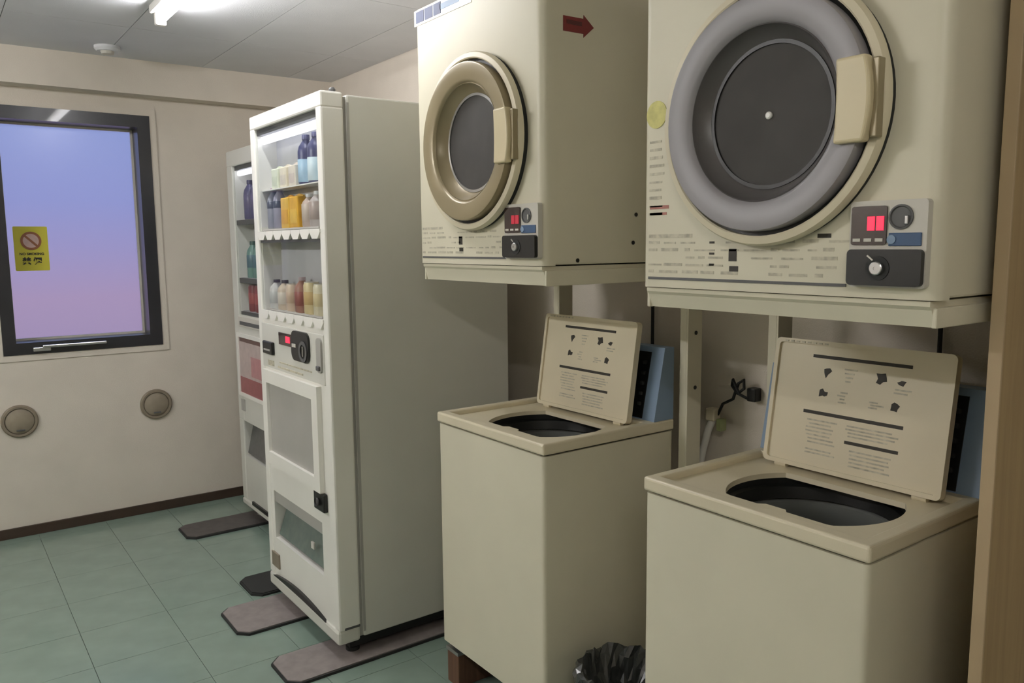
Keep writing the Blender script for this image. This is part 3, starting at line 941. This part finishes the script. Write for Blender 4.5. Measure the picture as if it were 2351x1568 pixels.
# ================================================================== DRYERS
def dryer(X, y0, y1, z0, z1, depth, dc, R, ringmat, label, near):
    XB = X + depth
    ym = (y0 + y1) / 2
    d = thing('tumble_dryer', label, 'dryer', ((X + XB) / 2, ym, z0))
    # fascia with rounded upright corners, wraps the cabinet
    B((X + .030, y0 + .003, z0 + .002), (XB, y1 - .003, z1 - .002), .004).build('cabinet', 'cream', d)
    pts = []
    r = .022
    for k in range(7):
        a = math.radians(180 + 90 * k / 6)
        pts.append((X + r + r * math.cos(a), y0 + r + r * math.sin(a)))
    pts.append((X + .040, y0)); pts.append((X + .040, y1))
    for k in range(7):
        a = math.radians(90 + 90 * k / 6)
        pts.append((X + r + r * math.cos(a), y1 - r + r * math.sin(a)))
    fas = MB().prism(pts, 'z', z0, z1).build('front_panel', 'cream', d, smooth=True)
    # ---- door (lathe about X)
    cy_, cz_ = dc
    C = (X, cy_, cz_)
    MB().lathe([(R * .985, .0), (R * .985, -.012), (R * .955, -.012), (R * .955, 0)], C, 'x', 72).build('door_seal', 'rubber', d, smooth=True)
    dr = MB().lathe([(R * .97, -.010), (R * 1.0, -.014), (R * 1.0, -.024), (R * .985, -.030), (R * .935, -.032), (R * .922, -.030), (R * .920, -.014)], C, 'x', 72).build('door', 'cream2', d, smooth=True)
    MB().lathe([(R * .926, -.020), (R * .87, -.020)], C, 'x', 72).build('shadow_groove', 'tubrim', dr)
    MB().lathe([(R * .885, -.018), (R * .887, -.042), (R * .880, -.0455), (R * .865, -.0465), (R * .70, -.043), (R * .675, -.040), (R * .660, -.034)], C, 'x', 72).build('inner_ring', ringmat, dr, smooth=True)
    MB().lathe([(R * .665, -.034), (R * .652, -.036), (R * .640, -.028), (R * .575, -.008), (R * .545, -.003)], C, 'x', 72).build('door_bowl', 'bowl' if near else ringmat, dr, smooth=True)
    MB().lathe([(R * .560, -.004), (R * .560, -.0075), (R * .530, -.0075), (R * .530, -.003)], C, 'x', 72).build('bowl_gasket', 'tubrim' if near else 'steel', dr, smooth=True)
    MB().lathe([(R * .545, -.0040), (R * .30, -.0052), (0, -.0060)], C, 'x', 72).build('window_glass', 'drumglass', dr, smooth=True)
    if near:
        MB().lathe([(.0065, -.004), (.0065, -.009), (.004, -.011), (0, -.011)], C, 'x', 20).build('centre_glint', 'white', dr, smooth=True)  # white disc standing in for a lamp's reflection on the door glass
    # handle: a curved block on the near side of the ring
    hp, hi = [], []
    for k in range(9):
        a = math.radians(-17 + 34 * k / 8)
        hp.append((cy_ - R * .945 * math.cos(a), cz_ - .004 + R * .98 * math.sin(a)))
        hi.append((cy_ - R * (.675 + .02 * math.cos(a)) * math.cos(a * .6), cz_ - .004 + R * .98 * math.sin(a)))
    h = MB().prism(hp + hi[::-1], 'x', X - .058, X - .036).build('handle', 'handle', dr)
    bv = h.modifiers.new('soft_edges', 'BEVEL'); bv.width = .005; bv.segments = 3; bv.limit_method = 'ANGLE'
    B((X - .046, cy_ - R * .975, cz_ - .004 - R * .26), (X - .028, cy_ - R * .925, cz_ - .004 + R * .26), .002).build('latch_plate', 'ring_tan', dr)

    # ---- control plate (y runs from the near edge)
    c0, c1 = y0 + (.013 if near else .004), y0 + (.136 if near else .145)
    zb, zt = z0 + .018, z0 + (.152 if near else .156)
    cpn = MB().prism(rrect(c0, c1, zb, zt, .006), 'x', X - .012, X + .002).build('control_plate', 'silver', d)
    wy = c1 - c0
    dd = MB().prism(rrect(c1 - wy * .50, c1 - wy * .03, zb + .066, zt - .008, .004), 'x', X - .015, X - .011).build('display_window', 'leddark', cpn)
    for k in range(2):
        yy = c1 - wy * .47 + wy * .12 * k
        B((X - .0165, yy, zb + .088), (X - .0148, yy + wy * .10, zb + .110), .0006).build('red_digit', 'led' if near else 'leddim', dd)
    b = MB()
    for k in range(3):
        b.box((X - .0158, c1 - wy * (.46 - .15 * k), zb + .071), (X - .0149, c1 - wy * (.36 - .15 * k), zb + .076))
    b.build('display_legend', 'silver', dd)['kind'] = 'stuff'
    cyy = c0 + wy * .325
    cn = MB().lathe([(.019, -.011), (.019, -.0145), (.0165, -.0150), (.015, -.0125), (0, -.0125)], (X, cyy, zb + .108), 'x', 28).build('coin_cup', 'dgrey', cpn, smooth=True)
    B((X - .017, cyy - .0125, zb + .097), (X - .012, cyy - .007, zb + .110), .001).build('coin_slot', 'steel', cn)
    bl = B((X - .0145, c0 + wy * .06, zb + .064), (X - .0115, c0 + wy * .47, zb + .084), .001).build('price_label', 'bluelab', cpn)
    MB().lathe([(.007, 0), (.007, -.0012), (0, -.0012)], (X - .0147, c0 + wy * .43, zb + .074), 'x', 16).build('price_mark', 'blue', bl)
    cb = MB().prism(rrect(c0 + .002, c1 - .002, zb + .003, zb + .059, .007), 'x', X - .022, X - .011).build('coin_box', 'black', cpn)
    MB().lathe([(.019, 0), (.019, -.001), (0, -.001)], (X - .0222, c0 + wy * .56, zb + .030), 'x', 24).build('lock_ring', 'rubber', cb)
    MB().lathe([(.0105, 0), (.0105, -.006), (.0090, -.007), (.003, -.007), (.003, -.006), (0, -.006)], (X - .0225, c0 + wy * .56, zb + .030), 'x', 20).build('lock_cylinder', 'steel', cb)
    b = MB().box((-.001, -.006, -.0012), (.001, .006, .0012))
    b.transform(Matrix.Translation((X - .0228, c0 + wy * .66, zb + .046)) @ Matrix.Rotation(math.radians(38), 4, 'X')).build('lock_mark', 'silver', cb)

    # ---- instruction print along the bottom
    rng = random.Random(11)
    l0, l1 = c1 + .010, y1 - .022
    B((X - .0016, l0, z0 + .016), (X + .0005, l1, z0 + .021)).build('lower_seam', 'dgrey', d)
    b = MB()
    b.box((X - .0006, l1 - .115, z0 + .100), (X + .0005, l1, z0 + .107))
    for row in range(5):
        z = z0 + .088 - row * .0145
        y = l1
        while y > l0 + .03:
            w_ = rng.uniform(.012, .05)
            if not (l1 - .20 > y > l1 - .235) and rng.random() < .8:
                b.box((X - .0006, y - w_, z), (X + .0005, y, z + rng.uniform(.003, .006)))
            y -= w_ + rng.uniform(.006, .02)
    b.build('instruction_lines', 'inkgrey', d)['kind'] = 'stuff'
    marks = [(.222, .204, .055, .078), (.226, .206, .036, .046)]
    if near:
        marks += [(.170, .158, .046 + .021 * k, .050 + .021 * k) for k in range(3)]
        marks += [(l1 - l0 - .030, l1 - l0 - .055, .096, .103)]
    for (a0, a1, q0, q1) in marks:
        B((X - .0006, min(l1 - a0, l1 - a1), z0 + q0), (X + .0005, max(l1 - a0, l1 - a1), z0 + q1)).build('pictogram', 'ink', d)
    if near:
        MB().lathe([(.027, 0), (.027, -.0012), (0, -.0012)], (X - .0002, y1 - .040, z0 + .345), 'x', 24).build('round_sticker', 'yellow2', d, label='round yellow sticker')
        b = MB()
        for k in range(10):
            z = z0 + .290 - k * .016
            b.box((X - .0006, y1 - .062 + rng.uniform(0, .012), z), (X + .0005, y1 - .022, z + rng.uniform(.003, .006)))
        b.build('side_notice_lines', 'inkgrey', d)['kind'] = 'stuff'
        b = MB()
        b.box((X - .0006, y1 - .075, z0 + .158), (X + .0005, y1 - .024, z0 + .165))
        b.box((X - .0006, y1 - .070, z0 + .146), (X + .0005, y1 - .024, z0 + .151))
        b.build('side_notice_red', 'inkred', d)['kind'] = 'stuff'
    else:
        sgn = B((X - .0016, y0 + .30, z1 - .046), (X + .0005, y1 - .003, z1 - .002)).build('top_sticker', 'white', d, label='white sticker with dark blue lettering')
        for (u, w_) in ((.006, .045), (.056, .045), (.106, .040)):
            B((X - .0024, y1 - .008 - u - w_, z1 - .039), (X - .0015, y1 - .008 - u, z1 - .007)).build('sticker_print', 'navy', sgn)
        b = MB()
        b.box((X - .0024, y1 - .250, z1 - .030), (X - .0015, y1 - .150, z1 - .014))
        b.build('sticker_print', 'blue', sgn)
        # red arrow on the cabinet side
        ys = y0 + .003
        ar = [(1.308, 1.916), (1.374, 1.917), (1.374, 1.908), (1.408, 1.936), (1.374, 1.962), (1.374, 1.953), (1.308, 1.952)]
        a_ = MB().prism(ar, 'y', ys - .0012, ys + .0005).build('red_arrow', 'red', d, label='dark red arrow pointing to the near dryer')
        b = MB()
        b.box((1.318, ys - .0018, 1.934), (1.368, ys - .0010, 1.944))
        b.build('arrow_print', colour(88, 36, 34), a_)
        for (hx, hz) in ((1.563, 1.475), (1.553, 1.400), (1.355, 1.356)):
            MB().lathe([(.0055, .001), (.0055, -.002), (0, -.002)], (hx, ys, hz), 'y', 12).build('side_screw', 'black', d)
    # base pan: part of the stand, set back under the dryer
    s = thing('dryer_stand', ('cream steel stand carrying the near dryer above its washer' if near else 'cream steel stand carrying the arrow-marked dryer'), 'stand', ((X + XB) / 2, ym, 0))
    zt_, zb_ = z0 - .0015, z0 - (.042 if near else .050)
    prof = [(X + .006, zt_), (X + .006, zt_ - .008), (X + .012, zt_ - .014), (X + .020, zb_), (XB, zb_), (XB, zt_)]
    tr = MB()
    tr.prism(prof, 'y', y0 + .012, y1 - .012)
    tr.build('tray', 'cream', s)
    B((X + .014, y0 + .005, zb_ - .001), (XB, y0 + .013, zt_ - .010), .002).build('tray_rail', 'cream', s)
    B((X + .014, y1 - .013, zb_ - .001), (XB, y1 - .005, zt_ - .010), .002).build('tray_rail', 'cream', s)
    for py in ((1.236, .60) if near else (2.112, 1.535)):
        p = B((1.752, py, .0002), (1.812, py + .006, zb_ + .001), .001).build('post', 'cream', s)
        B((1.752, py + .006, .0002), (1.757, py + .030, zb_ + .001), .001).build('post_flange', 'cream', p)
        for hz in (.45, .98, 1.14):
            MB().lathe([(.006, .001), (.006, -.0015), (0, -.0015)], (1.785, py, hz), 'y', 12).build('bolt_hole', 'black', p)
    B((1.790, (.606 if near else 1.541), .30), (1.810, (1.236 if near else 2.112), .335), .002).build('cross_bar', 'cream', s)
    return d


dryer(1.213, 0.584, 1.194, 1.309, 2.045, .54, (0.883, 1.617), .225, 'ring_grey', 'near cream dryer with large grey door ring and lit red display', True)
dryer(1.240, 1.557, 2.167, 1.344, 2.088, .51, (1.846, 1.672), .235, 'ring_tan', 'cream dryer with tan door ring and red arrow on its side', False)

# ================================================================== SMALL THINGS BEHIND THE MACHINES
bn = thing('trash_bin', 'dark round bin with black plastic bag between the two washers', 'bin', (1.372, 1.398, 0))
MB().lathe([(0, .001), (.095, .001), (.112, .270), (.117, .276), (.112, .276), (.090, .010), (0, .010)], (1.372, 1.398, 0), 'z', 36).build('body', 'bin', bn, smooth=True)
bm = MB()
rows = []
N = 48
rng = random.Random(5)
jit = [[rng.uniform(-1, 1) for _ in range(N)] for _ in range(9)]
prof = [(.126, .200), (.127, .250), (.126, .292), (.121, .312), (.112, .318), (.100, .300), (.088, .265), (.072, .236), (.0, .228)]
for i, (r, z) in enumerate(prof[:-1]):
    rows.append([bm.bm.verts.new((1.372 + (r + .007 * jit[i][k]) * math.cos(2 * math.pi * k / N), 1.398 + (r + .007 * jit[i][k]) * math.sin(2 * math.pi * k / N), z + .010 * jit[(i + 3) % 9][k])) for k in range(N)])
cv = bm.bm.verts.new((1.372, 1.398, .228))
for a, b in zip(rows, rows[1:]):
    for k in range(N):
        bm.bm.faces.new((a[k], a[(k + 1) % N], b[(k + 1) % N], b[k]))
for k in range(N):
    bm.bm.faces.new((rows[-1][k], rows[-1][(k + 1) % N], cv))
bm.build('bin_bag', 'bag', bn)

hs = thing('water_hose', 'white drain hose with tap fitting behind the near washer', 'hose', (1.90, 1.60, .05))
MB().tube([(1.90, 1.625, .05), (1.90, 1.622, .45), (1.90, 1.612, .68), (1.90, 1.598, .76), (1.90, 1.578, .83), (1.90, 1.560, .868)], .011, 10).build('tube', 'white', hs, smooth=True)
B((1.884, 1.545, .862), (1.916, 1.578, .900), .004).build('fitting', 'cream2', hs)
B((1.888, 1.520, .835), (1.914, 1.540, .872), .003).build('fitting_clip', colour(150, 156, 110), hs)
cd = thing('power_cord', 'tangled black power cord with plug on the wall', 'cord', (1.93, 1.45, .9))
pts = [(1.905, 1.548, .880), (1.912, 1.535, .915), (1.915, 1.500, .935), (1.912, 1.480, .985), (1.905, 1.455, 1.000), (1.90, 1.450, .975), (1.91, 1.480, .955), (1.915, 1.505, .975), (1.912, 1.500, .995), (1.905, 1.470, .955), (1.915, 1.452, .945), (1.930, 1.443, .950)]
MB().tube(pts, .0045, 8).build('cable', 'rubber', cd, smooth=True)
B((1.918, 1.425, .935), (1.9495, 1.455, .975), .004).build('plug', 'black', cd)
for (yy, z0, z1, lab) in ((1.846, .60, 1.30, 'thin black cable hanging down the wall behind the arrow-marked dryer'), (.915, .70, 1.27, 'thin black cable hanging behind the near washer lid')):
    c = thing('hanging_cable', lab, 'cable', (1.93, yy, z0))
    MB().tube([(1.935, yy + .004, z1), (1.935, yy + .003, (z0 + z1) / 2 + .1), (1.938, yy - .006, (z0 + z1) / 2), (1.938, yy - .012, z0)], .0055, 8).build('cable', 'rubber', c, smooth=True)
    B((1.928, yy - .006, z1 - .005), (1.9495, yy + .014, z1 + .02), .002).build('wall_clip', 'black', c)

for o in list(bpy.data.objects):
    if '_o' in o:
        del o['_o']
